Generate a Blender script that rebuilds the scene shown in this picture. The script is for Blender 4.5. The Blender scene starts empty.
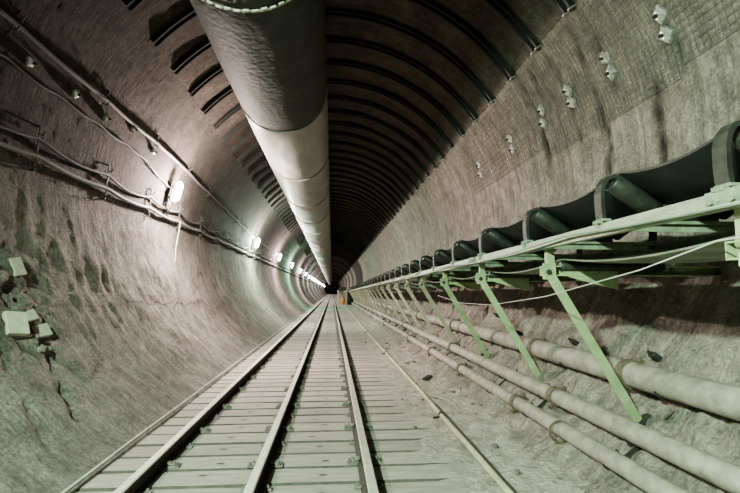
import bpy, math, random
from mathutils import Vector, Matrix, noise
random.seed(7)
COL = bpy.context.scene.collection
PI = math.pi
CX, CZ, R = -0.08, 2.94, 3.49          # bored tunnel: centre line and radius (metres, rail deck at z = 0)
Y_END = 240.0
WORDS = ['first','second','third','fourth','fifth','sixth','seventh','eighth','ninth','tenth','eleventh','twelfth','thirteenth',
         'fourteenth','fifteenth','sixteenth','seventeenth','eighteenth','nineteenth','twentieth']
TENS = {20:'twenty',30:'thirty',40:'forty',50:'fifty',60:'sixty',70:'seventy',80:'eighty',90:'ninety',100:'hundred'}
TENTH = {20:'twentieth',30:'thirtieth',40:'fortieth',50:'fiftieth',60:'sixtieth',70:'seventieth',80:'eightieth',90:'ninetieth',100:'hundredth'}
def nth(i):                              # 1 -> first
    if i < 1: return 'nearest, cut off'
    if i <= 20: return WORDS[i-1]
    if i > 100: return 'hundred and ' + nth(i-100)
    t, u = i//10*10, i % 10
    return TENTH[t] if u == 0 else TENS[t]+'-'+WORDS[u-1]

# ------------------------------------------------------------------ materials
def mat(name, base=(.5,.5,.5), rough=.8, metal=0., var=.25, scale=6., dark=None, bump=.3, bscale=40., bdist=.01, rand=0., streak=None):
    m = bpy.data.materials.new(name); m.use_nodes = True
    nt = m.node_tree; N = nt.nodes; L = nt.links
    b = N['Principled BSDF']
    b.inputs['Roughness'].default_value = rough; b.inputs['Metallic'].default_value = metal
    tc = N.new('ShaderNodeTexCoord')
    n1 = N.new('ShaderNodeTexNoise'); n1.inputs['Scale'].default_value = scale; n1.inputs['Detail'].default_value = 8; n1.inputs['Roughness'].default_value = .65
    src = tc.outputs['Object']
    if streak:
        mp = N.new('ShaderNodeMapping'); mp.inputs['Scale'].default_value = streak
        L.new(src, mp.inputs['Vector']); src = mp.outputs['Vector']
    L.new(src, n1.inputs['Vector'])
    cr = N.new('ShaderNodeValToRGB')
    dk = dark if dark else tuple(c*(1-var) for c in base)
    cr.color_ramp.elements[0].position = .3; cr.color_ramp.elements[0].color = (*dk, 1)
    cr.color_ramp.elements[1].position = .7; cr.color_ramp.elements[1].color = (*[min(1,c*(1+var*.4)) for c in base], 1)
    L.new(n1.outputs['Fac'], cr.inputs['Fac'])
    out = cr.outputs['Color']
    if rand:
        oi = N.new('ShaderNodeObjectInfo')
        mr = N.new('ShaderNodeMapRange'); mr.inputs['To Min'].default_value = 1-rand; mr.inputs['To Max'].default_value = 1+rand*.5
        L.new(oi.outputs['Random'], mr.inputs['Value'])
        mx = N.new('ShaderNodeMix'); mx.data_type = 'RGBA'; mx.blend_type = 'MULTIPLY'; mx.inputs['Factor'].default_value = 1
        L.new(out, mx.inputs[6]); L.new(mr.outputs['Result'], mx.inputs[7]); out = mx.outputs[2]
    L.new(out, b.inputs['Base Color'])
    if bump:
        n2 = N.new('ShaderNodeTexNoise'); n2.inputs['Scale'].default_value = bscale; n2.inputs['Detail'].default_value = 6
        L.new(tc.outputs['Object'], n2.inputs['Vector'])
        bp = N.new('ShaderNodeBump'); bp.inputs['Strength'].default_value = bump; bp.inputs['Distance'].default_value = bdist
        L.new(n2.outputs['Fac'], bp.inputs['Height']); L.new(bp.outputs['Normal'], b.inputs['Normal'])
    return m

def rock_material(name, light, darkc, zone_dark=None, bump=.7, ring=.25, streak_amt=.5, far_dark=.12, ring_shade=None, fine=.95):
    """Sprayed rock: UV.x is metres along the tunnel, UV.y metres round the ring; 'stain' is a painted damp mask."""
    m = bpy.data.materials.new(name); m.use_nodes = True
    nt = m.node_tree; N = nt.nodes; L = nt.links
    b = N['Principled BSDF']; b.inputs['Roughness'].default_value = .92
    b.inputs['Specular IOR Level'].default_value = .25
    tc = N.new('ShaderNodeTexCoord')
    def nz(src, sc, det=8, ro=.65):
        n = N.new('ShaderNodeTexNoise'); n.inputs['Scale'].default_value = sc; n.inputs['Detail'].default_value = det; n.inputs['Roughness'].default_value = ro
        L.new(src, n.inputs['Vector']); return n.outputs['Fac']
    def mapped(s):
        mp = N.new('ShaderNodeMapping'); mp.inputs['Scale'].default_value = s; L.new(tc.outputs['UV'], mp.inputs['Vector']); return mp.outputs['Vector']
    def ramp(src, a, bb, c0=(0,0,0), c1=(1,1,1)):
        r = N.new('ShaderNodeValToRGB'); e = r.color_ramp.elements
        e[0].position = a; e[0].color = (*c0,1); e[1].position = bb; e[1].color = (*c1,1); L.new(src, r.inputs['Fac']); return r.outputs['Color']
    def mul(a, bcol, f=1.):
        x = N.new('ShaderNodeMix'); x.data_type='RGBA'; x.blend_type='MULTIPLY'; x.inputs['Factor'].default_value = f
        L.new(a, x.inputs[6]); L.new(bcol, x.inputs[7]); return x.outputs[2]
    obj = tc.outputs['Object']
    c = ramp(nz(obj, 1.1), .32, .68, darkc, light)
    c = mul(c, ramp(nz(obj, 9., 10, .7), .25, .7, (.5,.5,.5), (1.2,1.2,1.18)), .9)
    c = mul(c, ramp(nz(obj, 34., 8, .75), .3, .68, (.36,.36,.36), (1.35,1.35,1.35)), fine)
    c = mul(c, ramp(nz(obj, 2.7, 9, .72), .36, .6, (.62,.61,.6), (1.12,1.12,1.12)), .8)
    c = mul(c, ramp(nz(mapped((7.,.55,1)), 1., 6), .3, .62, (.45,.44,.43), (1.1,1.1,1.1)), streak_amt)      # drips running down the ring
    c = mul(c, ramp(nz(mapped((26.,.9,1)), 1., 4), .3, .7, (.6,.6,.6), (1.15,1.15,1.15)), streak_amt)
    # cutter rings left by the boring machine
    w = N.new('ShaderNodeTexWave'); w.wave_type='BANDS'; w.bands_direction='X'; w.inputs['Scale'].default_value = 1/.955*PI/10*1.0
    w.inputs['Distortion'].default_value = 1.2; w.inputs['Detail'].default_value = 3; w.inputs['Detail Scale'].default_value = 1.5
    L.new(tc.outputs['UV'], w.inputs['Vector'])
    c = mul(c, ramp(w.outputs['Fac'], .0, .25, (.55,.55,.55), (1,1,1)), ring)
    at = N.new('ShaderNodeAttribute'); at.attribute_name = 'stain'
    c = mul(c, ramp(at.outputs['Fac'], 0, 1, (1,1,1), (.1,.1,.1)), 1.)
    if ring_shade:      # weaker lamp light put into the colour: upper walls and left crown darkened
        s0, s1, up = ring_shade
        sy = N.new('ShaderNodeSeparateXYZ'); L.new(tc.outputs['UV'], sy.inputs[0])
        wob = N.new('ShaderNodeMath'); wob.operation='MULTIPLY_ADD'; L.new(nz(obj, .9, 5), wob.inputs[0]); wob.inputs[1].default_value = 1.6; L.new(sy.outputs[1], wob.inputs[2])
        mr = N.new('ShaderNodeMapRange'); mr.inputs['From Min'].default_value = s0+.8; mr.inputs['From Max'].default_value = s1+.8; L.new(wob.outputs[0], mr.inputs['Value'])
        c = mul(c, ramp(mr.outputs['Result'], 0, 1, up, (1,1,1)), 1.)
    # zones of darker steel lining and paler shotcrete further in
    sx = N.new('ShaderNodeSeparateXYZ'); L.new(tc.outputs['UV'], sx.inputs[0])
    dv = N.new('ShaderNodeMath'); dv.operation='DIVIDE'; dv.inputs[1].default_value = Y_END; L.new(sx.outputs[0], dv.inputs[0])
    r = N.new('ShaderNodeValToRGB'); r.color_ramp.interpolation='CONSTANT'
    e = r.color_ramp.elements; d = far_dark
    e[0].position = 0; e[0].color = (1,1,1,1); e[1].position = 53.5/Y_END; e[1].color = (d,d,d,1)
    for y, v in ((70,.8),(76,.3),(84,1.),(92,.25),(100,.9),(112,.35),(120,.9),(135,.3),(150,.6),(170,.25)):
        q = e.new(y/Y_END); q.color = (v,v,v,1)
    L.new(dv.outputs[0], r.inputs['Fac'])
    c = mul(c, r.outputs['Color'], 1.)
    L.new(c, b.inputs['Base Color'])
    h1 = nz(obj, 17., 12, .8); h2 = nz(mapped((22.,3.,1)), 1., 6)
    ad = N.new('ShaderNodeMath'); ad.operation='ADD'; L.new(h1, ad.inputs[0]); L.new(h2, ad.inputs[1])
    bp = N.new('ShaderNodeBump'); bp.inputs['Strength'].default_value = bump; bp.inputs['Distance'].default_value = .05
    L.new(ad.outputs[0], bp.inputs['Height']); L.new(bp.outputs['Normal'], b.inputs['Normal'])
    return m

def lamp_material(name, col, strength):
    m = bpy.data.materials.new(name); m.use_nodes = True
    nt = m.node_tree; nt.nodes.clear()
    o = nt.nodes.new('ShaderNodeOutputMaterial'); e = nt.nodes.new('ShaderNodeEmission')
    n = nt.nodes.new('ShaderNodeTexNoise'); n.inputs['Scale'].default_value = 3
    r = nt.nodes.new('ShaderNodeValToRGB'); r.color_ramp.elements[0].color = (*[c*.92 for c in col],1); r.color_ramp.elements[1].color = (*col,1)
    nt.links.new(n.outputs['Fac'], r.inputs['Fac']); nt.links.new(r.outputs['Color'], e.inputs['Color'])
    e.inputs['Strength'].default_value = strength
    nt.links.new(e.outputs[0], o.inputs['Surface'])
    return m

M = {}
M['wall_left'] = rock_material('left_rock', (.50,.465,.43), (.34,.315,.29), bump=.8, ring=.15, streak_amt=.45, far_dark=.35, ring_shade=(10.5,12.1,(.235,.215,.205)))
M['wall_right'] = rock_material('right_rock', (.57,.515,.47), (.41,.37,.335), bump=.6, ring=.15, streak_amt=.7, ring_shade=(2.4,-.4,(.66,.64,.61)))
M['crown'] = rock_material('crown_rock', (.19,.163,.14), (.13,.11,.096), bump=.5, ring=.0, streak_amt=.25, far_dark=.2, ring_shade=(6.6,5.2,(.66,.66,.66)))
M['muck'] = mat('dried_muck', (.50,.465,.42), .95, var=.45, scale=5, bump=1., bscale=22, bdist=.04)
M['invert'] = mat('invert_concrete', (.3,.28,.26), .95, bump=.4)
M['plank'] = mat('dusty_plank', (.50,.46,.415), .85, var=.38, scale=2.6, bump=.35, bscale=30, bdist=.008, rand=.16, streak=(1,6,1))
M['plank_edge_shade'] = mat('plank_edge_shade', (.15,.135,.12), .95, var=.4, scale=8, bump=.2)  # shade of the gaps put into the colour of the plank sides
M['hole'] = mat('plank_slot', (.05,.045,.04), .95, bump=0)
M['rail_top'] = mat('rail_worn', (.62,.58,.53), .55, metal=.1, var=.2, scale=9, bump=.15)
M['rail_side'] = mat('rail_rust', (.075,.062,.052), .85, var=.5, scale=9, bump=.5)
M['clip'] = mat('clip_iron', (.30,.28,.25), .75, metal=.1, var=.5, scale=30, bump=.4)
M['duct_old'] = mat('duct_cloth_old', (.06,.063,.055), .75, var=.45, scale=4, bump=.55, bscale=13, bdist=.03)
M['duct_new'] = mat('duct_cloth', (.36,.345,.32), .5, var=.35, scale=3.0, bump=.25, bscale=7, bdist=.02, streak=(1,.3,1))
M['duct_seam'] = mat('duct_seam_cloth', (.33,.31,.28), .8, var=.3, bump=.3)
M['lace'] = mat('lacing_cord', (.62,.66,.58), .7, var=.2, bump=.2)
M['rib'] = mat('rib_steel', (.035,.035,.033), .6, metal=.3, var=.5, scale=9, bump=.3)
M['rib_end'] = mat('rib_bare_end', (.42,.44,.40), .5, metal=.4, var=.4, scale=30, bump=.2)
M['green'] = mat('green_paint_dusty', (.40,.47,.28), .6, var=.35, scale=7, dark=(.27,.32,.19), bump=.2, rand=.1)
M['green_dark'] = mat('green_paint_grimy', (.27,.31,.23), .7, var=.5, scale=9, bump=.25)
M['pale_steel'] = mat('worn_pale_steel', (.33,.36,.265), .5, var=.5, scale=11, bump=.15, streak=(3,.4,3))
M['cream'] = mat('dusty_paint_warm_lit', (.52,.495,.38), .75, var=.3, scale=8, bump=.2, rand=.12)  # dusty green paint with the warm lamp tint put into its colour
M['rubber'] = mat('belt_rubber', (.028,.03,.028), .6, var=.5, scale=5, bump=.15)
M['roller'] = mat('roller_steel', (.062,.066,.055), .5, metal=.3, var=.6, scale=14, bump=.2)
M['hoop'] = mat('hoop_steel', (.055,.056,.048), .6, metal=.2, var=.6, scale=10, bump=.3)
M['return'] = mat('return_belt_dust', (.22,.235,.18), .8, var=.4, scale=5, bump=.2)
M['pipe'] = mat('pipe_dusty_steel', (.44,.41,.365), .7, metal=.05, var=.35, scale=7, bump=.3, bscale=50, dark=(.23,.205,.175))
M['coupling'] = mat('coupling_rust', (.20,.165,.125), .75, metal=.2, var=.5, scale=25, bump=.4)
M['bracket'] = mat('bracket_black', (.06,.058,.05), .75, metal=.2, var=.5, scale=20, bump=.3)
M['cable_grey'] = mat('cable_grey', (.10,.10,.10), .7, var=.25, scale=6, bump=.1)
M['cable_pale'] = mat('cable_pale', (.21,.205,.20), .7, var=.25, scale=6, bump=.1)
M['hose_pale'] = mat('pale_sheath', (.62,.60,.55), .7, var=.25, scale=6, bump=.1)
M['hose'] = mat('hose_green', (.36,.41,.33), .6, var=.3, scale=6, bump=.1)
M['plate'] = mat('galvanised_plate', (.72,.71,.67), .4, metal=.5, var=.35, scale=25, bump=.2)
M['mesh_wire'] = mat('mesh_wire', (.13,.125,.11), .7, metal=.2, var=.4, scale=6, bump=0)
M['block'] = mat('pale_block', (.60,.575,.48), .9, var=.22, scale=10, bump=.3)
M['rock'] = mat('broken_rock', (.25,.235,.215), .95, var=.5, scale=8, bump=.9, bscale=18, bdist=.04)
M['pole'] = mat('yellowed_pole', (.60,.56,.40), .7, var=.35, scale=3, dark=(.42,.37,.26), bump=.2)
M['housing'] = mat('lamp_housing', (.35,.35,.33), .6, metal=.2, var=.3, bump=.2)
M['dark_steel'] = mat('dark_steel', (.03,.03,.028), .7, metal=.2, var=.4, bump=.2)
M['orange'] = mat('orange_paint', (.75,.24,.06), .6, var=.2, bump=.1)

# ------------------------------------------------------------------ mesh builder
class MB:
    def __init__(s): s.v=[]; s.f=[]; s.mi=[]
    def add(s, vs, fs, mi=0):
        o=len(s.v); s.v += [tuple(x) for x in vs]; s.f += [tuple(i+o for i in f) for f in fs]; s.mi += [mi]*len(fs)
    def box(s, c, d, rot=None, mi=0, bev=0.):
        hx,hy,hz=d[0]/2,d[1]/2,d[2]/2
        if bev>0:
            b=min(bev,hx*.9,hy*.9,hz*.9); vs=[]
            for sx in(-1,1):
                for sy in(-1,1):
                    for sz in(-1,1):
                        vs += [(sx*(hx-b),sy*(hy-b),sz*hz),(sx*(hx-b),sy*hy,sz*(hz-b)),(sx*hx,sy*(hy-b),sz*(hz-b))]
            import bmesh
            bm=bmesh.new()
            for v in vs: bm.verts.new(v)
            bmesh.ops.convex_hull(bm,input=bm.verts)
            bmesh.ops.dissolve_limit(bm,angle_limit=.01,verts=bm.verts,edges=bm.edges)
            bm.verts.index_update()
            vs=[v.co.copy() for v in bm.verts]; fs=[[v.index for v in f.verts] for f in bm.faces]; bm.free()
        else:
            vs=[Vector((x*hx,y*hy,z*hz)) for x in(-1,1) for y in(-1,1) for z in(-1,1)]
            fs=[(0,1,3,2),(4,6,7,5),(0,4,5,1),(2,3,7,6),(0,2,6,4),(1,5,7,3)]
        c=Vector(c)
        vs=[(rot@Vector(v) if rot else Vector(v))+c for v in vs]
        s.add(vs,fs,mi)
    def prism(s, prof, y0, y1, mi=0, cap=True, closed=True):   # profile (x,z) extruded along y
        n=len(prof); vs=[(x,y0,z) for x,z in prof]+[(x,y1,z) for x,z in prof]
        fs=[(i,(i+1)%n,n+(i+1)%n,n+i) for i in range(n if closed else n-1)]
        if cap and closed: fs += [tuple(range(n-1,-1,-1)), tuple(range(n,2*n))]
        s.add(vs,fs,mi)
    def bar(s, a, b, prof, up=(0,1,0), mi=0):                  # closed profile (u,v) swept from a to b
        a,b=Vector(a),Vector(b); t=(b-a).normalized(); u=Vector(up); u=(u-t*u.dot(t)).normalized(); w=t.cross(u)
        n=len(prof); vs=[a+u*p+w*q for p,q in prof]+[b+u*p+w*q for p,q in prof]
        s.add(vs,[(i,(i+1)%n,n+(i+1)%n,n+i) for i in range(n)]+[tuple(range(n-1,-1,-1)),tuple(range(n,2*n))],mi)
    def tube(s, pts, r, n=8, mi=0, cap=True, closed=False):
        pts=[Vector(p) for p in pts]; m=len(pts); base=len(s.v); vs=[]; ref=None
        for i,p in enumerate(pts):
            if closed: t=pts[(i+1)%m]-pts[i-1]
            else: t=pts[min(i+1,m-1)]-pts[max(i-1,0)]
            t.normalize()
            if ref is None: ref=Vector((0,0,1)) if abs(t.z)<.9 else Vector((1,0,0))
            u=(ref-t*ref.dot(t)).normalized(); w=t.cross(u); ref=u
            rr=r[i] if isinstance(r,(list,tuple)) else r
            vs += [p+(u*math.cos(2*PI*k/n)+w*math.sin(2*PI*k/n))*rr for k in range(n)]
        fs=[(i*n+k,i*n+(k+1)%n,((i+1)%m)*n+(k+1)%n,((i+1)%m)*n+k) for i in range(m if closed else m-1) for k in range(n)]
        if cap and not closed: fs += [tuple(range(n-1,-1,-1)), tuple((m-1)*n+k for k in range(n))]
        s.add(vs,fs,mi)
    def build(s, name, mats, parent=None, smooth=False, flat_caps=True):
        me=bpy.data.meshes.new(name); me.from_pydata(s.v,[],s.f)
        for m in (mats if isinstance(mats,(list,tuple)) else [mats]): me.materials.append(m)
        me.polygons.foreach_set('material_index', s.mi)
        me.polygons.foreach_set('use_smooth', [bool(smooth)]*len(s.f)); me.update()
        if smooth and len(s.f)<60000:
            try: me.set_sharp_from_angle(angle=math.radians(40))
            except Exception: pass
        return link(name, me, parent)
def link(name, data, parent=None):
    o=bpy.data.objects.new(name,data); COL.objects.link(o)
    if parent is not None: o.parent=parent
    return o
def tag(o, label, cat, group=None, kind=None):
    if label: o['label']=label
    if cat: o['category']=cat
    if group: o['group']=group
    if kind: o['kind']=kind
    return o
def thing(name, loc, label, cat, group=None):
    o=bpy.data.objects.new(name,None); COL.objects.link(o); o.location=loc; o.empty_display_size=.1
    return tag(o,label,cat,group)
KIDS={}
def copy_tree(o, loc=None, label=None, parent=None):
    c=o.copy(); COL.objects.link(c)
    if parent is not None: c.parent=parent
    if loc is not None: c.location=loc
    if label: c['label']=label
    for ch in KIDS.setdefault(o.name, [x for x in o.children]): copy_tree(ch,parent=c)
    return c
def rotY(a): return Matrix.Rotation(a,3,'Y')
def ringpt(th,y,r=R): return Vector((CX+r*math.cos(th),y,CZ+r*math.sin(th)))
def wall_x(z, side): return CX+side*math.sqrt(max(R*R-(z-CZ)**2,0))
def theta_of(x,z): 
    t=math.atan2(z-CZ,x-CX)
    return t if t>-2.0 else t+2*PI      # left wall as 139..237 degrees

# ------------------------------------------------------------------ tunnel shell
def ysteps():
    ys=[]; y=-14.
    while y<2: ys.append(y); y+=.5
    while y<15: ys.append(y); y+=.05
    while y<32: ys.append(y); y+=.12
    while y<70: ys.append(y); y+=.4
    while y<Y_END: ys.append(y); y+=2.5
    ys.append(Y_END); return ys
YS=ysteps()
fr=lambda p,o=4: noise.fractal(p,1.,2.,o)
CRACKS=[ # (polyline of wall points, width, depth)
 ([(-3.42,5.38,1.95),(-3.385,5.384,1.82),(-3.225,5.404,1.427),(-3.023,5.434,1.064),(-2.735,5.303,.675),(-2.385,4.929,.32)],.045,.10),
 ([(-2.975,4.744,.991),(-2.518,4.454,.443),(-2.128,4.205,.114)],.03,.05),
 ([(-3.035,5.55,1.084),(-2.6,5.42,.52),(-2.293,5.048,.241)],.025,.05),
 ([(-2.962,6.641,.971),(-2.746,6.296,.688),(-2.532,5.389,.456)],.02,.035),
 ([(-3.471,6.377,2.114),(-3.343,5.939,1.703),(-3.28,5.827,1.60)],.025,.05),
 ([(-3.35,9.6,1.75),(-3.1,9.3,1.2),(-2.9,9.0,.9)],.03,.05),
 ([(-3.2,10.6,1.4),(-3.0,10.2,1.05),(-2.7,9.6,.65)],.025,.05),
 ([(-3.25,11.8,1.5),(-3.08,11.9,1.15),(-2.85,11.5,.85)],.03,.05),
 ([(-3.15,8.3,1.3),(-2.9,8.0,.88),(-2.65,7.6,.6)],.02,.04),
 ([(-3.35,7.4,1.7),(-3.15,7.1,1.25),(-2.9,6.9,.85)],.022,.04),
]
CR=[([(p[1],R*theta_of(p[0],p[2])) for p in pl],w,d) for pl,w,d in CRACKS]
def crack(y,s):
    tot=0.
    for pl,w,d in CR:
        if y<min(q[0] for q in pl)-.3 or y>max(q[0] for q in pl)+.3: continue
        best=9
        for (a,b),(c,e) in zip(pl,pl[1:]):
            dx,dy=c-a,e-b; t=max(0,min(1,((y-a)*dx+(s-b)*dy)/(dx*dx+dy*dy)))
            best=min(best,math.hypot(y-a-t*dx,s-b-t*dy))
        best+=.05*noise.noise(Vector((y*7,s*7,3)))
        tot=max(tot,d*max(0,1-max(best,0)/w) if best<w else 0)
    return tot
def left_disp(y,th):
    s=R*th; z=CZ+R*math.sin(th)
    low=max(0,min(1,(2.9-z)/1.2)); near=max(.25,min(1,(20-y)/8)) if y>12 else 1
    base=max(.15,min(1,(z-.02)/.35))
    d=.035*fr(Vector((y*.8,s*.8,0)))*(.4+low)
    rid=1-abs(noise.noise(Vector((y*3.2+.6*noise.noise(Vector((y,s,5))),s*1.1,7))))*2
    d+=low*near*.022*rid
    d+=low*near*.036*max(-.2,fr(Vector((y*5,s*2.6,11)),5))
    d+=.008*fr(Vector((y*14,s*14,2)),3)*near
    # ragged over-break around the packing blocks
    g=math.exp(-((y-5.35)/.45)**2-((z-1.35)/.55)**2)
    d+=g*(-.06+.16*max(-.4,fr(Vector((y*6,s*6,31)),4)))
    return (d-crack(y,s))*base
STAINS=[([(-1,0)],0)]
RST=[(0,7.28,0,4.62,3.6,.14,1.),(0,6.84,0,4.75,4.2,.07,.8),(0,5.72,0,4.6,2.5,.09,.95),(0,4.75,0,3.6,2.8,.11,1.),(0,5.33,0,5.,3.9,.06,.7),
     (0,3.83,0,3.2,2.6,.04,.7),(0,8.6,0,4.4,3.4,.05,.5),(0,6.3,0,4.9,3.5,.05,.6),(0,4.35,0,4.3,3.6,.05,.6)]
def right_stain(y,th):
    z=CZ+R*math.sin(th); a=0
    for (_,yy,_,z1,z0,w,k) in RST:
        if z0-.2<z<z1+.2:
            dy=abs(y-yy-.10*noise.noise(Vector((z*2.5,yy,1))))+.05*noise.noise(Vector((y*9,z*7,4)))
            v=max(0,min(1,1.2-dy/(w*.8)))*max(0,min(1,(z1+.15-z)/.15))*max(0,min(1,(z-z0+.2)/.3))
            a=max(a,v*k*max(0,min(1,.8+1.8*noise.noise(Vector((y*5,z*3.5,8))))))
    return a
def right_disp(y,th):
    s=R*th; z=CZ+R*math.sin(th)
    low=max(0,min(1,(1.9-z)/.7)); near=max(.25,min(1,(20-y)/8)) if y>12 else 1
    d=.025*fr(Vector((y*.9,s*.9,40)))
    d+=low*near*(.075*max(-.25,fr(Vector((y*4.5,s*4.5,48)),5))+.03*fr(Vector((y*3,s*3,42)),4)+.018*(1-2*abs(noise.noise(Vector((y*2.+s*2.2,s*1.6-y*.9,44))))))
    d+=.006*fr(Vector((y*15,s*9,46)),3)*near
    return d-.03*right_stain(y,th)
def crown_disp(y,th):
    return .03*fr(Vector((y*.9,R*th*.9,60)))+.008*fr(Vector((y*8,R*th*8,62)),3)
def shell(name, a0, a1, da, disp, m, stain=None):
    n=max(2,int(abs(a1-a0)/da)); ths=[math.radians(a0+(a1-a0)*i/n) for i in range(n+1)]
    vs=[]; uv=[]; st=[]
    for y in YS:
        for th in ths:
            d=disp(y,th) if y<70 else 0
            p=ringpt(th,y,R-d); vs.append(p); uv.append((y,R*th)); st.append(stain(y,th) if stain and y<16 else 0.)
    w=n+1; fs=[]
    for i in range(len(YS)-1):
        for k in range(n): fs.append((i*w+k,i*w+k+1,(i+1)*w+k+1,(i+1)*w+k))
    me=bpy.data.meshes.new(name); me.from_pydata(vs,[],fs); me.materials.append(m)
    me.polygons.foreach_set('use_smooth',[True]*len(fs))
    ul=me.uv_layers.new(name='UVMap'); flat=[]
    for f in fs:
        for i in f: flat += uv[i]
    ul.data.foreach_set('uv',flat)
    a=me.attributes.new('stain','FLOAT','POINT'); a.data.foreach_set('value',st); me.update()
    o=link(name,me); o['kind']='structure'; return o
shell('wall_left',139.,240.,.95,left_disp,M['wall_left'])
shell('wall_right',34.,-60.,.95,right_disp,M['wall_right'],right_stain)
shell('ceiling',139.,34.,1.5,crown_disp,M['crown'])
b=MB(); b.box((CX,Y_END/2-7,-.12),(4.6,Y_END+14,.1)); o=b.build('floor',M['invert']); o['kind']='structure'
# far cap paints the tunnel's unlit distance dark; another cap closes it behind
for nm,y in (('far_dark_cap',Y_END),('wall_back',-14.)):
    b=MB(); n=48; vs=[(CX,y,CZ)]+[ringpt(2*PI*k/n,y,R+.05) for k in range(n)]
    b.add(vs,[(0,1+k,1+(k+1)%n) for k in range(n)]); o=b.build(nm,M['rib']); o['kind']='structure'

# ------------------------------------------------------------------ muck beside the track (ground)
def muck_z(x,y):
    t=max(0,min(1,(x-.55)/.65)); u=max(0,min(1,(x-1.25)/.95))
    z=-.035+.05*t+.02*u+.16*u*u*u
    z+=.03*t*fr(Vector((x*1.6,y*1.2,80)),4)+(.006+.016*t)*fr(Vector((x*7,y*7,82)),4)
    return z
xs=[.45+i*.04 for i in range(51)]
ys=[]; y=-6.
while y<2: ys.append(y); y+=.3
while y<16: ys.append(y); y+=.05
while y<60: ys.append(y); y+=.25
while y<=Y_END: ys.append(y); y+=4
vs=[(x,y,muck_z(x,y) if y<70 else (-.05 if x<1.25 else .04)) for y in ys for x in xs]; w=len(xs)
fs=[(i*w+k,i*w+k+1,(i+1)*w+k+1,(i+1)*w+k) for i in range(len(ys)-1) for k in range(w-1)]
b=MB(); b.add(vs,fs); o=b.build('floor_muck',M['muck'],smooth=True); o['kind']='structure'

# ------------------------------------------------------------------ deck planks
PITCH=.365
proto=None
def plank_mesh(seed):
    rnd=random.Random(seed); b=MB(); x0,x1=-1.93,1.17; n=10
    prof=[(-.164,-.06),(-.167,-.016),(-.154,0),(.154,0),(.167,-.016),(.164,-.06)]
    vs=[]
    for i in range(n+1):
        x=x0+(x1-x0)*i/n
        for (yy,z) in prof: vs.append((x,yy+.004*noise.noise(Vector((x*2,yy*9,seed))),z+.004*noise.noise(Vector((x*1.5,yy*4,seed+9)))))
    k=len(prof); fs=[(i*k+j,(i+1)*k+j,(i+1)*k+(j+1)%k,i*k+(j+1)%k) for i in range(n) for j in range(k)]
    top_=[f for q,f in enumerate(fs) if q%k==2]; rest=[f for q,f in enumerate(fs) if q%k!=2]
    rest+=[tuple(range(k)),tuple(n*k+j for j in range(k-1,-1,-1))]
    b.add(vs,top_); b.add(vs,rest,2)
    for px in (-1.0+rnd.uniform(-.05,.05),-.12+rnd.uniform(-.1,.1)):       # oval lifting slot
        py=rnd.uniform(-.05,.07); m=12
        b.add([(px+.038*math.cos(2*PI*q/m),py+.010*math.sin(2*PI*q/m),.0055) for q in range(m)],[tuple(range(m))],1)
    return b
protos=[]
for sd in range(6):
    protos.append(plank_mesh(sd))
meshes=[]
i=0; y=4.09-PITCH*.5
b=MB(); b.box((-.4,(-14+y-PITCH/2)/2,-.03),(3.1,14+y-PITCH/2-.03,.06)); o=b.build('floor_near_deck',M['plank']); o['kind']='structure'
GP='deck planks across the track bed'
while y<70:
    if i<6:
        o=protos[i].build('deck_plank',[M['plank'],M['hole'],M['plank_edge_shade']]); meshes.append(o.data)
    else:
        o=link('deck_plank',meshes[random.randrange(6)])
    o.location=(random.uniform(-.02,.02),y,random.uniform(-.004,.002)); o.rotation_euler=(0,0,random.uniform(-.006,.006))
    tag(o,'pale deck plank under the rails, %s from the lower edge of the photo'%nth(i+1),'plank',GP)
    i+=1; y+=PITCH
b=MB(); b.box((-.4,(y+Y_END)/2,-.03),(3.1,Y_END-y,.06)); o=b.build('floor_far_deck',M['plank']); o['kind']='structure'

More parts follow.
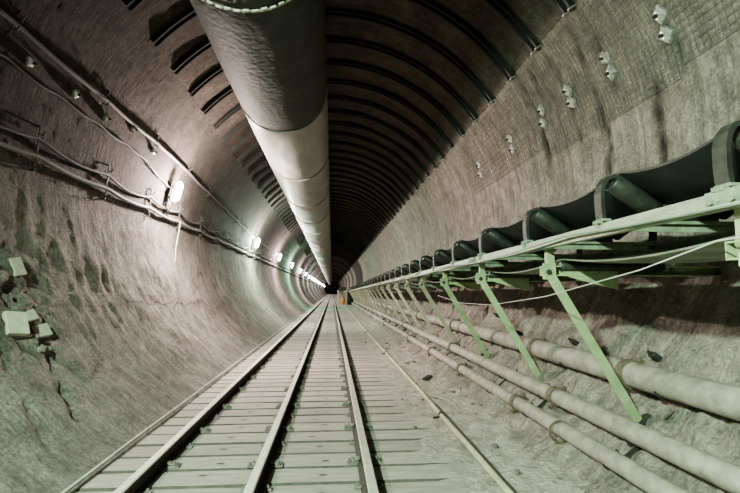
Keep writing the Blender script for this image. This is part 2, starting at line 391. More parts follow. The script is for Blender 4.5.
# ------------------------------------------------------------------ rails
def rail_profile(x):
    half=[(.065,0),(.065,.011),(.022,.024),(.010,.036),(.010,.100),(.035,.110),(.037,.136),(.029,.144)]
    return [(x+a,z) for a,z in half]+[(x-a,z) for a,z in reversed(half)]
def clip_mesh():
    b=MB(); b.box((.10,0,.008),(.11,.10,.016),bev=.004)
    b.box((.075,0,.028),(.075,.055,.02),rotY(.35),bev=.004)
    b.tube([(.105,0,.016),(.105,0,.052)],.011,8); b.tube([(.105,0,.022),(.105,0,.038)],.021,6)
    b.tube([(.125,-.03,.02),(.14,0,.034),(.125,.035,.02)],.008,6)
    return b
cm=clip_mesh(); clip_data=None; bolt_data=None
RAILS=[(-1.46,'leftmost worn steel rail nearest the curved rock wall'),(-.567,'middle steel rail of the three with planks on both sides'),(.297,'rightmost steel rail with a dark strip of shadow beside the muck')]
for x,lab in RAILS:
    b=MB(); pr=rail_profile(x); n=len(pr)
    vs=[(px,-6,z) for px,z in pr]+[(px,Y_END-2,z) for px,z in pr]
    for k in range(n):
        a,c=pr[k],pr[(k+1)%n]; mi=0 if (a[1]>=.135 and c[1]>=.135) else 1
        b.add([vs[k],vs[(k+1)%n],vs[n+(k+1)%n],vs[n+k]],[(0,1,2,3)],mi)
    b.add([vs[k] for k in range(n)],[tuple(range(n))],1)
    rail=b.build('rail',[M['rail_top'],M['rail_side']]); tag(rail,lab,'rail','narrow gauge rails')
    yy=2.31
    cnt=0
    while cnt<48:
        for sd in (1,-1):
            if clip_data is None: c=cm.build('rail_clip',M['clip'],rail); clip_data=c.data
            else: c=link('rail_clip',clip_data,rail)
            c.location=(x,yy+random.uniform(-.03,.03),.0); c.rotation_euler=(0,0,0 if sd>0 else PI)
            if cnt<26:
                if bolt_data is None:
                    q=MB(); q.box((0,0,.008),(.06,.05,.016),bev=.003); q.tube([(0,0,.014),(0,0,.04)],.012,6); c=q.build('rail_bolt',M['clip'],rail); bolt_data=c.data
                else: c=link('rail_bolt',bolt_data,rail)
                c.location=(x+sd*.088,yy+.555,0)
        yy+=1.11; cnt+=1

# thin lines along both deck edges
b=MB(); pts=[(-1.945+.012*noise.noise(Vector((y*.5,0,9))),y,.055+.012*noise.noise(Vector((y*.8,3,9)))) for y in [-5+i*.5 for i in range(150)]]
b.tube(pts,.016,6); tag(b.build('edge_cable',M['hose_pale'],smooth=True),'thin pale cable running along the left edge of the plank deck','cable')
b=MB(); pts=[(1.285+.02*math.sin(y*.23)+.012*noise.noise(Vector((y*.6,1,4))),y,.055+.008*noise.noise(Vector((y*.7,5,4)))) for y in [-5+i*.5 for i in range(120)]]
b.tube(pts,.026,8); pole=b.build('ground_pipe',M['pole'],smooth=True); tag(pole,'thin yellowish pipe lying on the muck between the rails and the pipelines','pipe')
for yy in (5.93,11.9,17.9):
    b=MB(); x=1.285+.02*math.sin(yy*.23); b.tube([(x,yy-.03,.056),(x,yy+.03,.056)],.034,10); b.tube([(x-.03,yy,.03),(x-.10,yy-.03,.03)],.012,6)
    b.build('clamp',M['bracket'],pole)
b=MB(); b.tube([(1.345+.02*math.sin(y*.23)+.012*noise.noise(Vector((y*.9,1,7))),y,.045) for y in [-5+i*.5 for i in range(24)]],.009,6)  # thin black tube along the right side of the ground pipe
tag(b.build('ground_line',M['bracket'],smooth=True),'black line lying close beside the yellowish ground pipe','wire')

# ------------------------------------------------------------------ steel ribs in the crown
def rib_mesh():
    b=MB(); c=MB(); n=44; a0,a1=math.radians(33.7),math.radians(139.)
    # open channel, flanges inward
    prof=[(-.085,.02),(-.085,-.075),(-.045,-.075),(-.045,-.025),(.045,-.025),(.045,-.075),(.085,-.075),(.085,.02)]
    vs=[]
    for i in range(n+1):
        th=a0+(a1-a0)*i/n
        for yy,dr in prof: vs.append((CX+(R+dr)*math.cos(th),yy,CZ+(R+dr)*math.sin(th)))
    k=len(prof); fs=[(i*k+j,(i+1)*k+j,(i+1)*k+(j+1)%k,i*k+(j+1)%k) for i in range(n) for j in range(k)]
    b.add(vs,fs)
    b.add(vs[:k],[tuple(range(k))]); b.add(vs[n*k:],[tuple(range(k-1,-1,-1))])
    th=a0
    for yy in (-.065,.065):
        t=Vector((math.sin(th),0,-math.cos(th))); p=Vector((CX+(R-.045)*math.cos(th),yy,CZ+(R-.045)*math.sin(th)))+t*.008
        c.box(p,(.11,.038,.016),Matrix.Rotation(-th,3,'Y'))
    return b,c
rb,rc=rib_mesh(); rp=None
NR=0
for i in range(-3,48):
    yy=8.2556+.9553*i; NR+=1
    lab='dark steel channel rib arching across the tunnel crown, %s from the camera'%nth(NR)
    if rp is None:
        rp=rb.build('crown_rib',M['rib']); rc.build('rib_end_plate',M['rib_end'],rp); o=rp
        tag(o,lab,'steel rib','steel ribs arched across the tunnel crown'); o.location=(0,yy,0)
    else: o=copy_tree(rp,(0,yy,0),lab)

# ------------------------------------------------------------------ ventilation duct
DX,DZ,DR=-.854,4.915,.7525
duct=thing('ventilation_duct',(DX,0,DZ-DR),'long round cloth ventilation duct hanging under the tunnel crown','ventilation duct')
seams=[.8,4.56,8.165,11.83,15.73,19.5,23.2,27]
while seams[-1]<205: seams.append(seams[-1]+3.75)
for i in range(len(seams)-1):
    y0,y1=seams[i],seams[i+1]; b=MB(); nu=64; nv=26 if y0<24 else 8
    vs=[]
    for k in range(nv+1):
        t=k/nv; y=y0+(y1-y0)*t; e=min(t,1-t)*(y1-y0)
        pinch=.020*math.exp(-e/.10)+.012*math.exp(-e/.5)
        for j in range(nu):
            a=2*PI*j/nu; w=0
            if y0<12: w=.010*noise.noise(Vector((math.cos(a)*3,y*1.1,math.sin(a)*3)))+.005*noise.noise(Vector((math.cos(a)*9,y*5,math.sin(a)*9)))
            elif y0<40: w=.008*noise.noise(Vector((math.cos(a)*2,y*1.2,math.sin(a)*2)))
            rr=DR-pinch+w; vs.append((rr*math.cos(a),y,DR+rr*math.sin(a)))
    fs=[(k*nu+j,k*nu+(j+1)%nu,(k+1)*nu+(j+1)%nu,(k+1)*nu+j) for k in range(nv) for j in range(nu)]
    b.add(vs,fs); s=b.build('duct_section',M['duct_old'] if i<2 else M['duct_new'],duct,smooth=True)
    if i<2: s['label']='darker wrinkled grey-green duct section'
    b=MB(); b.tube([((DR-.012)*math.cos(2*PI*j/48),y1,DR+(DR-.012)*math.sin(2*PI*j/48)) for j in range(48)],.016,6,closed=True)
    b.build('seam_ring',M['duct_seam'],duct,smooth=True)
    b=MB()
    ztop=CZ+math.sqrt(R*R-(DX-CX)**2)-(DZ-DR)
    b.box((0,y1-.1,(2*DR+ztop)/2-.01),(.04,.006,ztop-2*DR+.05)); b.build('hanger_strap',M['bracket'],duct)
b=MB()   # laced joint of the nearest section
for j in range(56):
    a=2*PI*j/56
    b.tube([((DR+.010)*math.cos(a+d),4.50+.012*(j%2),DR+(DR+.010)*math.sin(a+d)) for d in (0,.025,.05,.072)],.013,5)
b.build('lacing',M['lace'],duct)

# ------------------------------------------------------------------ lamps on the left wall
def lens_mesh():
    b=MB(); n=12; L=.34; rr=.078; pts=[];rad=[]
    for k in range(9):
        t=-1+2*k/8; pts.append((0,0,t*(L/2+rr*.6))); rad.append(rr*math.sqrt(max(.02,1-max(0,(abs(t)-.6)/.42)**2)))
    b.tube(pts,rad,n); return b
WHITE=(1.,.84,.76); GREEN=(.74,1.,.77); PINK=(1.,.82,.78)
lampY=[10.6,21.9,31.2,40.8,52.0,62.5]
while lampY[-1]<212: lampY.append(lampY[-1]+10.5)
lm={}
def lmat(c,s):
    k=(c,s)
    if k not in lm: lm[k]=lamp_material('lamp_glow',c,s)
    return lm[k]
def tint(i):
    return {0:WHITE,1:(.84,1.,.80),2:PINK,3:(.6,1.,.7),4:(1.,.95,.78)}.get(i,PINK if i%3 else (.8,1,.85))
LS=165.
for i,y in enumerate(lampY):
    x=wall_x(3.68,-1)+.02
    lab='bright oval lamp on the left rock wall, nearest and largest of the row' if i==0 else 'small bright lamp on the left rock wall, %s in the receding row'%nth(i+1)
    t=thing('wall_lamp',(x,y,3.62),lab,'lamp','lamps along the left wall')
    tilt=Matrix.Rotation(.28,3,'Y')
    le=lens_mesh(); le.v=[tuple(tilt@Vector(v)+Vector((.19,0,.0))) for v in le.v]
    k_=1.3 if i<2 else 1.0 if i<10 else .6
    le.build('lens',lmat(tint(i),14.),t,smooth=True)
    pl=bpy.data.lights.new('lamp_bulb','POINT'); pl.energy=LS*.72*k_; pl.color=tint(i); pl.shadow_soft_size=.07
    po=bpy.data.objects.new('lamp_bulb',pl); COL.objects.link(po); po.location=(x+.31,y,3.63)
    b=MB(); b.box((.105,0,.0),(.035,.15,.40),tilt,bev=.012); b.build('housing',M['housing'],t)
    b=MB(); b.bar((-.02,0,-.12),(.1,0,-.10),[(-.02,-.008),(.02,-.008),(.02,.008),(-.02,.008)]); b.bar((-.02,0,.14),(.12,0,.10),[(-.02,-.008),(.02,-.008),(.02,.008),(-.02,.008)])
    b.tube([(.10,.0,-.2),(.07,.0,-.32),(.0,.0,-.46),(-.03,.02,-.55)],.012,6)
    b.build('mount',M['bracket'],t)

# added unseen spot replacing lamps behind the viewer, aimed down over the near track
fl=bpy.data.lights.new('unseen_spot','SPOT'); fl.energy=330; fl.color=(.70,1.,.74); fl.spot_size=math.radians(108); fl.spot_blend=.7; fl.shadow_soft_size=.12
fo=bpy.data.objects.new('unseen_spot',fl); COL.objects.link(fo); fo.location=(-2.1,-1.0,3.7)
fo.rotation_euler=(Vector((1.2,4.2,.1))-Vector(fo.location)).to_track_quat('-Z','Y').to_euler()
# ------------------------------------------------------------------ cables along the left wall
def wall_cable(name,z,rad,off,sag,pitch,y_start,m,label,zfun=None,y0=-6.,y1=110.,n=8):
    pts=[]; y=y0
    while y<y1:
        ph=((y-y_start)/pitch)%1.; k=math.floor((y-y_start)/pitch)
        zz=(zfun(y) if zfun else z)-sag*(4*ph*(1-ph))*(1+.4*noise.noise(Vector((k*1.7,z,0))))
        xx=wall_x(zz,-1)+off+.01*noise.noise(Vector((y*1.2,z,2)))
        pts.append((xx,y,zz)); y+=.16 if y<25 else .8
    b=MB(); b.tube(pts,rad,n); return tag(b.build(name,m,smooth=True),label,'cable','cables along the left wall')
BY=4.2
wall_cable('wall_cable',3.115,.028,.05,.045,1.83,BY,M['cable_pale'],'thick pale cable on the left wall, lowest of the run')
wall_cable('wall_cable',3.335,.020,.045,.09,1.83,BY,M['cable_grey'],'grey sagging cable on the left wall just above the lowest cable')
zf=lambda y: 4.26-.0*y if y<10 else max(3.82,4.26-.035*(y-10))
wall_cable('wall_cable',4.26,.028,.06,.02,2.05,5.1,M['cable_grey'],'thick grey cable high on the left wall above the lamps',zf)
zf2=lambda y: 3.93 if y<8.9 else max(3.72,3.93-.14*(y-8.9))
wall_cable('wall_cable',3.93,.016,.05,.035,1.0,5.2,M['cable_grey'],'thin wavy cable on the left wall between the highest cable and the nearest lamp',zf2,y1=10.5)
def hook(z0,z1,y,name,lab,grp):
    b=MB(); p0=Vector((wall_x(z0,-1)-.03,y,z0)); p1=Vector((wall_x(z1,-1)-.03,y,z1))
    a=p0+Vector((.07,0,0)); c=p1+Vector((.07,0,0))
    b.bar(a,c,[(-.012,-.006),(.012,-.006),(.012,.006),(-.012,.006)])
    for p,q in ((p0,a),(p1,c)): b.tube([p,q],.012,6)
    for zz in (z0+.05,z1-.08):
        x=wall_x(zz,-1); b.tube([(x+.03,y,zz),(x+.09,y,zz-.03),(x+.115,y,zz+.02)],.009,6)
    tag(b.build('cable_bracket',M['bracket']),lab,'bracket',grp)
n=0
for k in range(1,17):
    y=BY+1.83*k; n+=1
    hook(2.95,3.48,y,'cable_bracket','black bracket holding the two lower wall cables, %s from the camera'%nth(n),'brackets of the lower wall cables')
n=0
for k in range(0,8):
    y=5.1+2.05*k; n+=1; z=zf(y)
    hook(z-.1,z+.13,y,'cable_bracket','small black bracket clasping the highest wall cable, %s from the camera'%nth(n),'brackets of the highest wall cable')
b=MB(); b.tube([(wall_x(3.1,-1)+.10,11.48,3.1),(wall_x(2.9,-1)+.09,11.42,2.85),(wall_x(2.5,-1)+.08,11.2,2.5),(wall_x(2.15,-1)+.06,11.02,2.15)],.007,6)
tag(b.build('hanging_cable',M['hose_pale'],smooth=True),'loose pale cable end hanging down the left wall below the nearest lamp','cable')
b=MB(); b.tube([(wall_x(z,-1)+.085,y,z) for y,z in ((6.2,1.49),(7.9,1.475),(10,1.41),(13,1.31),(17,1.19),(22,1.1))],.0045,5)
tag(b.build('string_line',M['cable_pale'],smooth=True),'thin pale string line stretched low along the left rock wall','string line')

# ------------------------------------------------------------------ bolt plates in the walls
def bolt_plate(th,y,lab,grp,sz=.13,roll=.5):
    p=ringpt(th,y,R-.0); nrm=Vector((-math.cos(th),0,-math.sin(th))); tg=Vector((-math.sin(th),0,math.cos(th)))
    t=thing('rock_bolt',p,lab,'rock bolt',grp)
    ey=Vector((0,1,0)); ca,sa=math.cos(roll),math.sin(roll); u=tg*ca+ey*sa; v=nrm.cross(u)
    b=MB(); vs=[]; h=sz/2
    for r,d in ((h,.0),(h,.035),(h*.45,.065)):
        for a,c in ((-1,-1),(1,-1),(1,1),(-1,1)): vs.append(u*a*r*1.15+v*c*r+nrm*d)
    b.add(vs,[(0,1,5,4),(1,2,6,5),(2,3,7,6),(3,0,4,7),(4,5,9,8),(5,6,10,9),(6,7,11,10),(7,4,8,11),(8,9,10,11)])
    b.build('bearing_plate',M['plate'],t)
    b=MB(); b.tube([nrm*.05,nrm*.09],.022,6); b.tube([nrm*.05,nrm*.105],.010,6); b.build('nut',M['bracket'],t)
RB=[(3.175,4.333,4.198),(3.242,4.355,4.01),(3.165,5.276,4.226),(3.23,5.277,4.048),(3.167,6.206,4.219),(3.225,6.222,4.06),(3.158,7.008,4.242),(3.22,7.1,4.08),
    (3.16,8.35,4.23),(3.23,8.4,4.05),(3.16,10.2,4.23),(3.23,10.3,4.05)]
for i,(x,y,z) in enumerate(RB):
    lab='%s pale bolt plate of the %s pair from the camera on the right wall mesh'%('upper' if i%2==0 else 'lower',nth(i//2+1))
    bolt_plate(theta_of(x,z),y,lab,'rock bolts on the right wall',roll=.5+.3*(i%3))
LB=[(-3.384,5.543,4.064),(-3.374,6.504,4.093),(-3.375,7.39,4.09),(-3.33,8.27,4.22),(-3.36,9.3,4.12)]
for i,(x,y,z) in enumerate(LB):
    bolt_plate(theta_of(x,z),y,'small dull bolt plate high on the left wall, %s from the camera'%nth(i+1),'rock bolts on the left wall',sz=.09,roll=.2+.3*i)
LOW=[(2.763,5.426,.915),(2.735,6.967,.877),(2.871,8.32,1.077),(2.778,4.051,.937),(2.6,10.5,.70),(2.75,12.4,.9)]
for i,(x,y,z) in enumerate(LOW):
    th=theta_of(x,z); p=ringpt(th,y); nrm=Vector((-math.cos(th),0,-math.sin(th)))
    t=thing('anchor_bolt',p,'short dark anchor bolt in the right wall below the conveyor, %s of them'%nth([3,4,5,2,6,7][i]-1),'anchor bolt','anchor bolts below the conveyor')
    b=MB(); b.tube([nrm*-.03,nrm*.13],.014,6); b.build('rod',M['bracket'],t)
    b=MB(); b.box(nrm*.045,(.10,.08,.05),rotY(-th),bev=.01); b.build('bearing_plate',M['bracket'],t)

# ------------------------------------------------------------------ steel mesh on the right wall
def mesh_sheet(y0,y1,a0,a1,lab,off=.035,st=.072):
    b=MB(); r=.0035
    na=int(R*math.radians(a1-a0)/st); ny=int((y1-y0)/st)
    def P(y,a): 
        th=math.radians(a); return ringpt(th,y,R-off-right_disp(y,th)+.012*noise.noise(Vector((y*1.3,a*.08,6))))
    for i in range(na+1):
        a=a0+(a1-a0)*i/na; b.tube([P(y0+(y1-y0)*k/14,a) for k in range(15)],r,4,cap=False)
    for j in range(ny+1):
        y=y0+(y1-y0)*j/ny; b.tube([P(y,a0+(a1-a0)*k/8) for k in range(9)],r,4,cap=False)
    tag(b.build('wire_mesh_sheet',M['mesh_wire']),lab,'wire mesh','wire mesh sheets on the right wall')
mesh_sheet(2.2,4.42,12.2,33.,'welded wire mesh sheet on the right wall nearest the camera')
mesh_sheet(4.32,7.3,10.6,32.5,'welded wire mesh sheet on the right wall, second from the camera',off=.05)
mesh_sheet(7.2,11.,13.5,32.5,'welded wire mesh sheet on the right wall, third and farthest from the camera',off=.035,st=.085)

# ------------------------------------------------------------------ conveyor
SY=lambda y: -.0085*(y-2)            # the conveyor falls gently away from the camera
XN,XF=1.66,2.84                       # near and far stringers
CONV_END=50.
def top(y): return 1.945+SY(y)
# stringers
def stringer(x,side,lab):
    segs=[-4.,1.95,5.75,9.55,13.3,17.1,21,25,29,33,37,41,45,CONV_END]
    t=thing('conveyor_stringer',(x,0,1.85),lab,'conveyor stringer','conveyor stringers')
    for i in range(len(segs)-1):
        y0,y1=segs[i],segs[i+1]-.012
        b=MB(); s=side; prof=[(0,0),(.055*s,0),(.055*s,-.010),(.008*s,-.010),(.008*s,-.066),(.055*s,-.066),(.055*s,-.076),(0,-.076)]
        n=len(prof); vs=[(px,y0,top(y0)-1.85+pz) for px,pz in prof]+[(px,y1,top(y1)-1.85+pz) for px,pz in prof]
        b.add(vs,[(k,(k+1)%n,n+(k+1)%n,n+k) for k in range(n)]+[tuple(range(n)),tuple(range(2*n-1,n-1,-1))])
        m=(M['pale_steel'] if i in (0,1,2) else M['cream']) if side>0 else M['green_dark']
        g=b.build('channel_section',m,t)
        b=MB(); b.box((-.008*side,y1,top(y1)-1.85-.038),(.014,.20,.082)); 
        for dy in (-.06,.06): b.tube([(-.014*side,y1+dy,top(y1)-1.85-.045),(-.030*side,y1+dy,top(y1)-1.85-.045)],.013,6)
        b.build('splice_plate',M['green_dark'],t)
stringer(XN,1,'near pale green stringer channel of the conveyor facing the rails')
stringer(XF,-1,'far dark green stringer channel of the conveyor beside the right wall')
# belt
idY=[.75,1.96,2.94,4.13,5.43,6.70,8.0]
while idY[-1]<CONV_END-1: idY.append(idY[-1]+1.25)
belt=thing('conveyor_belt',(2.25,0,2.1),'black troughed rubber belt running along the right side','conveyor belt')
def beltz(y,amp):
    for a,c in zip(idY,idY[1:]):
        if a<=y<=c: t=(y-a)/(c-a); return -amp*4*t*(1-t)
    return 0.
prof=[(-.46,.185),(-.44,.170),(-.30,.075),(-.17,.0),(0,-.004),(.17,0),(.30,.075),(.44,.170),(.46,.185)]
b=MB(); ys=[]; y=-3.
while y<CONV_END: ys.append(y); y+=.1 if y<16 else .4
vs=[]; k=len(prof)
for y in ys:
    z0=2.085+SY(y)-2.1; sg=beltz(y,.055)
    for px,pz in prof: vs.append((px*(1-.25*abs(sg)),y,z0+pz*(1+1.2*sg)+sg))
    for px,pz in reversed(prof): vs.append((px*(1-.25*abs(sg)),y,z0+pz*(1+1.2*sg)+sg+.014))
K=2*k; b.add(vs,[(i*K+j,(i+1)*K+j,(i+1)*K+(j+1)%K,i*K+(j+1)%K) for i in range(len(ys)-1) for j in range(K)])
b.build('carrying_run',M['rubber'],belt,smooth=True)
stY=[1.93+1.885*i-0. for i in range(-1,26)]
b=MB(); vs=[]
for y in ys:
    sg=0
    for a,c in zip(stY,stY[1:]):
        if a<=y<=c: t=(y-a)/(c-a); sg=-.05*4*t*(1-t)
    z0=1.765+SY(y)-2.1+sg
    cr=[(-.42,.02+.25*sg),(-.2,.0),(.2,0),(.42,.02)]
    for px,pz in cr: vs.append((px,y,z0+pz))
    for px,pz in reversed(cr): vs.append((px,y,z0+pz+.012))
K=8; b.add(vs,[(i*K+j,(i+1)*K+j,(i+1)*K+(j+1)%K,i*K+(j+1)%K) for i in range(len(ys)-1) for j in range(K)])
rr=b.build('return_run',M['return'],belt,smooth=True); rr['label']='dusty sagging return run'
# idlers (local origin at near stringer top)
def roller_mesh(L,r):
    b=MB(); b.tube([(0,0,0),(0,0,.008),(0,0,L-.008),(0,0,L)],[r*.9,r,r,r*.9],16); b.tube([(0,0,-.03),(0,0,L+.03)],.012,8); return b
def make_idler():
    t=thing('idler_frame',(XN,0,top(0)),'','idler frame','idler frames under the conveyor belt')
    for sgn,x0 in ((1,0.),(-1,XF-XN)):
        b=MB(); pts=[(x0+sgn*q[0],0,q[1]) for q in ((.02,0),(.012,.10),(.012,.19),(.025,.245),(.055,.285),(.10,.300),(.125,.290))]
        fl=[(-.040,-.009),(.040,-.009),(.040,.009),(-.040,.009)]
        n=len(pts)
        vs=[]
        for i,p in enumerate(pts):
            a=Vector(pts[max(i-1,0)]); c=Vector(pts[min(i+1,n-1)]); tt=(c-a).normalized(); w=Vector((0,1,0)).cross(tt)
            wd=.04 if i<4 else .034
            for u,v in ((-wd,-.012),(wd,-.012),(wd,.012),(-wd,.012)): vs.append(Vector(p)+Vector((0,u,0))+w*v)
        b.add(vs,[(i*4+j,(i+1)*4+j,(i+1)*4+(j+1)%4,i*4+(j+1)%4) for i in range(n-1) for j in range(4)]+[(0,1,2,3),(4*n-1,4*n-2,4*n-3,4*n-4)])
        b.build('hoop',M['hoop'],t)
    b=MB(); b.box(((XF-XN)/2,0,.01),(XF-XN+.04,.07,.02)); b.box(((XF-XN)/2,0,-.02),(XF-XN+.04,.012,.05))
    for x in (.03,XF-XN-.03): b.box((x,0,.022),(.06,.09,.016),bev=.003)
    b.build('cross_bar',M['green_dark'],t)
    w=XF-XN
    for sgn,base in ((1,0.),(-1,w)):
        a=Vector((base+sgn*.100,0,.268)); e=Vector((base+sgn*.375,0,.085)); d=(e-a)
        rm=roller_mesh(d.length,.062); q=d.to_track_quat('Z','Y').to_matrix(); rm.v=[tuple(q@Vector(v)+a) for v in rm.v]
        rm.build('wing_roller',M['roller'],t,smooth=True)
        b=MB(); b.bar((base+sgn*.41,0,-.0),(base+sgn*.41,0,.10),[(-.03,-.006),(.03,-.006),(.03,.006),(-.03,.006)]); b.build('roller_bracket',M['hoop'],t)
    rm=roller_mesh(.34,.062); rm.v=[(v[2]+w/2-.17,v[1],v[0]+.070) for v in rm.v]; rm.build('center_roller',M['roller'],t,smooth=True)
    return t
idp=make_idler()
for i,y in enumerate(idY):
    lab='dark hooped idler frame with slanted roller, %s from the camera'%nth(i)
    if i==0: o=idp; o['label']=lab; o.location=(XN,y,top(y))
    else: o=copy_tree(idp,(XN,y,top(y)),lab)
# support brackets
def make_support(name,leg_m,arm_m):
    t=thing('conveyor_support',(2.42,0,.5),'','conveyor support','supports under the conveyor')
    H=Vector((1.70-2.42,0,1.705-.5)); F=Vector((-.01,0,.0))
    w=.037; th=.008
    L=[(-w,-w),(w,-w),(w,-w+th*1.4),(-w+th*1.4,-w+th*1.4),(-w+th*1.4,w),(-w,w)]
    b=MB(); d=(H-F).normalized(); b.bar(F,H+d*.03,L,up=(0,1,0)); b.build('leg',leg_m,t)
    b=MB(); n=Vector((d.z,0,-d.x)); p=H-d*.03-n*.0
    b.tube([p+Vector((0,-w-.004,0)),p+Vector((0,-w-.020,0))],.014,6); b.tube([p+Vector((0,-w-.002,0)),p+Vector((0,-w-.008,0))],.022,10)
    b.build('head_bolt',M['bracket'],t)
    b=MB(); x0=1.68-2.42; z=1.70-.5
    C=[(-.035,-.04),(.035,-.04),(.035,-.032),(-.027,-.032),(-.027,.032),(.035,.032),(.035,.04),(-.035,.04)]
    b.bar((x0,0.02,z-.01),(wall_x(1.69,1)+.02-2.42,0.02,z-.01),C,up=(0,-1,0)); b.box((x0+.045,-.024,z-.015),(.11,.010,.13),bev=.003); b.build('arm',arm_m,t)
    b=MB(); b.add([(x0+.16,-.012,z+.03),(x0+.62,-.012,z+.025),(x0+.62,-.012,z-.16),(x0+.45,-.012,z-.12),(x0+.16,-.004,z-.045),
                   (x0+.16,.0,z+.03),(x0+.62,.0,z+.025),(x0+.62,.0,z-.16),(x0+.45,.0,z-.12),(x0+.16,.0,z-.045)],
                  [(0,1,2,3,4),(9,8,7,6,5),(0,5,6,1),(1,6,7,2),(2,7,8,3),(3,8,9,4),(4,9,5,0)]); b.build('gusset_plate',arm_m,t)
    b=MB(); b.box((1.745-2.42,.01,(1.70+1.86)/2-.5),(.06,.05,.19)); b.build('post',leg_m,t)
    b=MB(); b.box((XF-.02-2.42,.01,(1.70+1.86)/2-.5),(.06,.05,.19)); b.box((XF-.5-2.42,.06,1.735-.5),(.05,.05,.05)); b.build('rear_post',M['green_dark'],t)
    b=MB(); b.box((.0,0,.0),(.03,.16,.18),rotY(.75)); b.build('foot_plate',M['bracket'],t)
    rm=roller_mesh(.86,.04); rm.v=[(v[2]+1.83-2.42,v[1]+.0,v[0]+1.745-.5-.02) for v in rm.v]; rm.build('return_roller',M['roller'],t,smooth=True)
    return t
pa=make_support('conveyor_support',M['green'],M['green']); pb=None
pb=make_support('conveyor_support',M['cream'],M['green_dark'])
first={True:True,False:True}
n=0
SUPY=[.05,1.93,3.832,5.638,7.534]
while SUPY[-1]<CONV_END-1.5: SUPY.append(SUPY[-1]+1.9)
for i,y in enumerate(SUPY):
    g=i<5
    lab=('green' if g else 'dusty warm-lit cream')+' slanted steel support under the conveyor, %s from the camera'%nth(i)
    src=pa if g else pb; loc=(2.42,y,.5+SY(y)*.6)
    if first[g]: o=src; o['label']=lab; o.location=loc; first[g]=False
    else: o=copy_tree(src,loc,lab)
# hose draped along the near stringer and a thin pull wire
b=MB(); pts=[]; y=-2.
while y<30:
    z=top(y)-.03-.045*abs(math.sin(y*.83+.4)); pts.append((XN-.035-.008*math.sin(y*2.1),y,z)); y+=.12
b.tube(pts,.009,7); tag(b.build('draped_hose',M['hose'],smooth=True),'pale green hose looping along the near conveyor stringer','hose')
b=MB(); b.tube([(1.60,.6,1.76),(1.60,1.93,1.728),(1.60,2.455,1.629),(1.60,3.62,1.478),(1.605,4.93,1.378),(1.62,6.2,1.37),(1.63,7.53,1.45)],.0038,5)
tag(b.build('pull_wire',M['hose_pale'],smooth=True),'thin pale wire sagging in front of the two nearest green supports','wire')

# ------------------------------------------------------------------ pipelines on the right
def pipeline(name,x,z,r,lab,coup,xfun=None,yend=54.):
    t=thing(name,(x,0,z-r),lab,'pipeline','pipelines along the right wall')
    b=MB(); ys=[-5.]+[1+1.*k for k in range(int(yend))]
    b.tube([(.01*noise.noise(Vector((y*.3,x,0))),y,r+.008*noise.noise(Vector((y*.3,x,5)))) for y in ys],r,24); b.build('pipe_run',M['pipe'],t,smooth=True)
    for y in coup:
        ox=.01*noise.noise(Vector((y*.3,x,0))); oz=r+.008*noise.noise(Vector((y*.3,x,5)))
        b=MB(); b.tube([(ox,y-.045,oz),(ox,y-.042,oz),(ox,y+.042,oz),(ox,y+.045,oz)],[r+.004,r+.018,r+.018,r+.004],24)
        for s in (-1,1):
            b.box((ox+s*(r+.028)*.62,y,oz+(r+.028)*.78*s),(.05,.07,.045),rotY(-.9),bev=.006)
            b.tube([(ox+s*(r+.03)*.7,y-.06,oz+(r+.03)*.78*s),(ox+s*(r+.03)*.7,y+.06,oz+(r+.03)*.78*s)],.010,6)
        b.build('pipe_coupling',M['coupling'],t,smooth=True)
    return t
P3=pipeline('pipeline',2.505,.825,.104,'thickest dusty pipeline, highest of the three along the right wall',[4.05,5.94,9.99,14,18,22,26,30,34,38,42])
P2=pipeline('pipeline',2.23,.477,.078,'medium dusty pipeline, middle of the three along the right wall',[4.87,9.07,15.1,21,27,33,39])
P1=pipeline('pipeline',2.05,.293,.068,'thinnest dusty pipeline, lowest of the three beside the muck',[5.45,7.78,10.13,13,19,25,31,37])
# loop handle hanging on the lowest pipe
b=MB(); b.tube([(2.05+.10*math.cos(a)-.02,4.36+.02*math.sin(a),.275+.085*math.sin(a)) for a in [2*PI*k/20 for k in range(20)]],.011,6,closed=True)
tag(b.build('pipe_ring',M['coupling'],smooth=True),'rusty iron ring slung round the lowest pipeline near the camera','ring')
n=0
for y in (3.6,5.15,6.35,7.9,9.3,11.2,13.1,15,17,19,21,24,27,30,33,36,39,42,45):
    n+=1; t=thing('pipe_support',(2.3,y,.3),'black angle iron support carrying the three pipelines, %s from the camera'%nth(n),'pipe support','supports of the pipelines')
    ang=[(-.025,-.025),(.025,-.025),(.025,-.017),(-.017,-.017),(-.017,.025),(-.025,.025)]
    b=MB(); b.bar((-.255,0,-.085),(.36,.0,.385),ang,up=(0,1,0)); b.build('sloping_bar',M['bracket'],t)
    for px,pz,pr in ((2.505,.825,.104),(2.23,.477,.078),(2.05,.293,.068)):
        b=MB(); b.tube([(px-2.3+(pr+.006)*math.cos(a),0,pz-.3+(pr+.006)*math.sin(a)) for a in [-2.6+3.6*k/14 for k in range(15)]],.008,6); b.build('pipe_strap',M['bracket'],t)

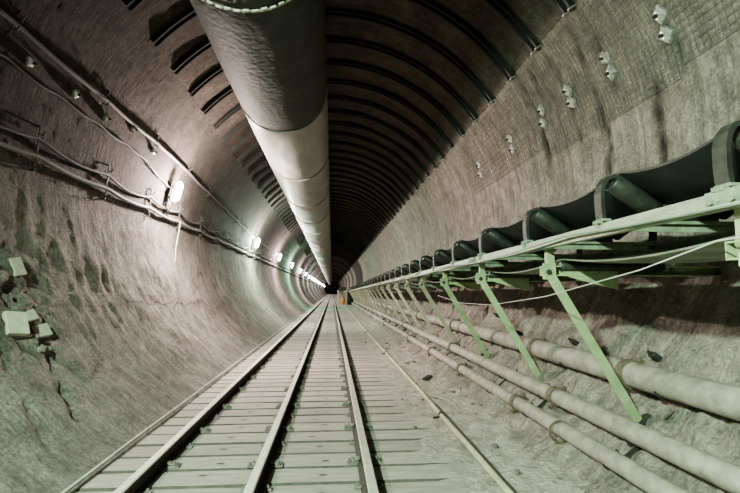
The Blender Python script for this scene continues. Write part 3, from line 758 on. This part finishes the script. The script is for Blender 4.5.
# ------------------------------------------------------------------ loose rock, blocks
def lump(c,s,seed,name,m,label,cat,grp,parent=None,flat=1.):
    import bmesh
    bm=bmesh.new(); bmesh.ops.create_icosphere(bm,subdivisions=2,radius=1)
    sx,sy,sz=1+.4*noise.noise(Vector((seed,1,1))),1+.4*noise.noise(Vector((seed,2,1))),flat*(.8+.3*noise.noise(Vector((seed,3,1))))
    for v in bm.verts:
        p=v.co.copy(); q=Vector([round(c*1.6+.3*math.sin(seed*(1+i)))/1.6 for i,c in enumerate(p)]); p=p*.45+q*.55; f=1+.4*noise.noise(p*1.3+Vector((seed*3.1,0,0)))+.16*noise.noise(p*3.3+Vector((seed,9,0)))
        v.co=Vector((p.x*sx,p.y*sy,p.z*sz))*f*s
    me=bpy.data.meshes.new(name); bm.to_mesh(me); bm.free(); me.materials.append(m)
    o=link(name,me); o.location=c; o.rotation_euler=(0,0,seed*1.7); return tag(o,label,cat,grp)
BLK=[((-3.36,5.543,1.776),(.05,.14,.20),'pale flat packing block in the left wall crevice, highest of the four'),
     ((-3.08,5.059,1.184),(.06,.20,.24),'pale flat packing block in the left wall crevice, lowest and largest of the four'),
     ((-3.12,5.418,1.27),(.05,.16,.12),'pale flat packing block in the left wall crevice, second from the top'),
     ((-3.03,5.473,1.10),(.05,.16,.14),'pale flat packing block in the left wall crevice, lower one of the small pair')]
for k,(c,d,lab) in enumerate(BLK):
    th=theta_of(c[0],c[2]); y=c[1]; p=ringpt(th,y,R-left_disp(y,th)-(.05,.06,.10,.06)[k])
    b=MB(); b.box((0,0,0),d,bev=.006); o=b.build('packing_block',M['block']); o.location=p
    o.rotation_euler=((.18,-.12,.22,.1)[k],-(th-PI),(-.30,-.45,-.35,-.3)[k]); tag(o,lab,'block','packing blocks in the left wall')
rnd=random.Random(3)
for k in range(13):
    z=rnd.uniform(.75,1.95); y=5.32+(z-1.3)*.12+rnd.uniform(-.28,.18); th=theta_of(wall_x(z,-1),z)
    p=ringpt(th,y,R-left_disp(y,th)+.01)
    if min((p-ringpt(theta_of(c[0],c[2]),c[1],R-.06)).length for c,_,_ in BLK)<.17: continue
    lump(p,rnd.uniform(.025,.055),k+1.3,'wall_rock',M['rock'],'angular grey rock lump bulging from the crevice in the left wall','rock','rock lumps in the left wall crevice')
for k in range(46):
    x=rnd.uniform(1.36,1.9) if k%3 else rnd.uniform(.9,1.9); y=rnd.uniform(3.3,15); s=rnd.choice((.012,.016,.02,.028,.04))
    lump((x,y,muck_z(x,y)+s*.3),s,k+40.7,'loose_stone',M['rock'],'small loose stone lying on the muck right of the rails','stone','loose stones on the muck',flat=.7)
# board lying in the muck
for (x,y,rz,L,lab) in ((1.52,6.9,.55,.42,'short dusty board lying in the muck beside the yellowish ground pipe'),(1.62,8.4,-.5,.3,'dark splinter of timber in the muck beyond the dusty board')):
    b=MB(); b.box((0,0,0),(.09,L,.03),bev=.006); o=b.build('timber_board',M['plank'] if L>.4 else M['bracket']); o.location=(x,y,muck_z(x,y)+.02); o.rotation_euler=(.05,.08,rz); tag(o,lab,'board')

# ------------------------------------------------------------------ end of the conveyor, far off
t=thing('steel_cabinet',(1.95,51.2,.1),'dark steel cabinet at the far end of the conveyor','cabinet')
b=MB(); b.box((0,0,.65),(.75,.8,1.3),bev=.02); b.build('body',M['dark_steel'],t)
b=MB(); b.box((0,-.41,.65),(.66,.02,1.18),bev=.005); d=b.build('door',M['dark_steel'],t)
b=MB(); b.tube([(-.25,-.43,.55),(-.25,-.45,.56),(-.25,-.45,.74),(-.25,-.43,.75)],.012,6); b.build('handle',M['plate'],d)
t=thing('warning_drum',(1.2,54.,.02),'small orange drum far down the tunnel beside the end of the conveyor','drum')
b=MB(); b.tube([(0,0,0),(0,0,.03),(0,0,.28),(0,0,.3),(0,0,.58),(0,0,.6),(0,0,.72),(0,0,.75)],[.16,.18,.18,.19,.19,.18,.18,.16],20); b.build('body',M['orange'],t,smooth=True)
b=MB(); b.tube([(0,0,.75),(0,0,.775)],[.16,.15],20); b.build('lid',M['dark_steel'],t)
t=thing('tail_station',(1.32,60,.0),'pale steel conveyor tail frame with sloping braces far down the right side','conveyor tail frame')
for sx in (-.55,.35):
    for k in range(5):
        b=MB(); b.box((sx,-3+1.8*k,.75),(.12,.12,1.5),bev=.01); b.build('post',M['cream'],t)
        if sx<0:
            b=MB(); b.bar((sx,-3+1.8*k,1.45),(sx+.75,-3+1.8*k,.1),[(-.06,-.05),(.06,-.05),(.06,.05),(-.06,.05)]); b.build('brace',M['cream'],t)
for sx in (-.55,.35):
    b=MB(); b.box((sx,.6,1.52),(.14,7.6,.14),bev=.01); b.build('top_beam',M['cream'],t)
b=MB(); b.tube([(-.45,-3.2,1.75),(.3,-3.2,1.75)],.2,18); b.build('tail_drum',M['roller'],t,smooth=True)

# ------------------------------------------------------------------ world, camera, view
w=bpy.data.worlds.new('World'); bpy.context.scene.world=w; w.use_nodes=True
w.node_tree.nodes['Background'].inputs['Color'].default_value=(.003,.003,.003,1)
cam=bpy.data.cameras.new('Camera'); co=bpy.data.objects.new('Camera',cam); COL.objects.link(co)
cam.sensor_width=36; cam.lens=493./740.*36; cam.clip_start=.05; cam.clip_end=500
co.location=(0,0,1.52)
a,p=math.radians(4.39),math.radians(5.158)
F=Vector((math.sin(a)*math.cos(p),math.cos(a)*math.cos(p),math.sin(p))); co.rotation_euler=F.to_track_quat('-Z','Y').to_euler()
sc=bpy.context.scene; sc.camera=co
sc.view_settings.view_transform='AgX'; sc.view_settings.look='AgX - Medium High Contrast'; sc.view_settings.exposure=3.2
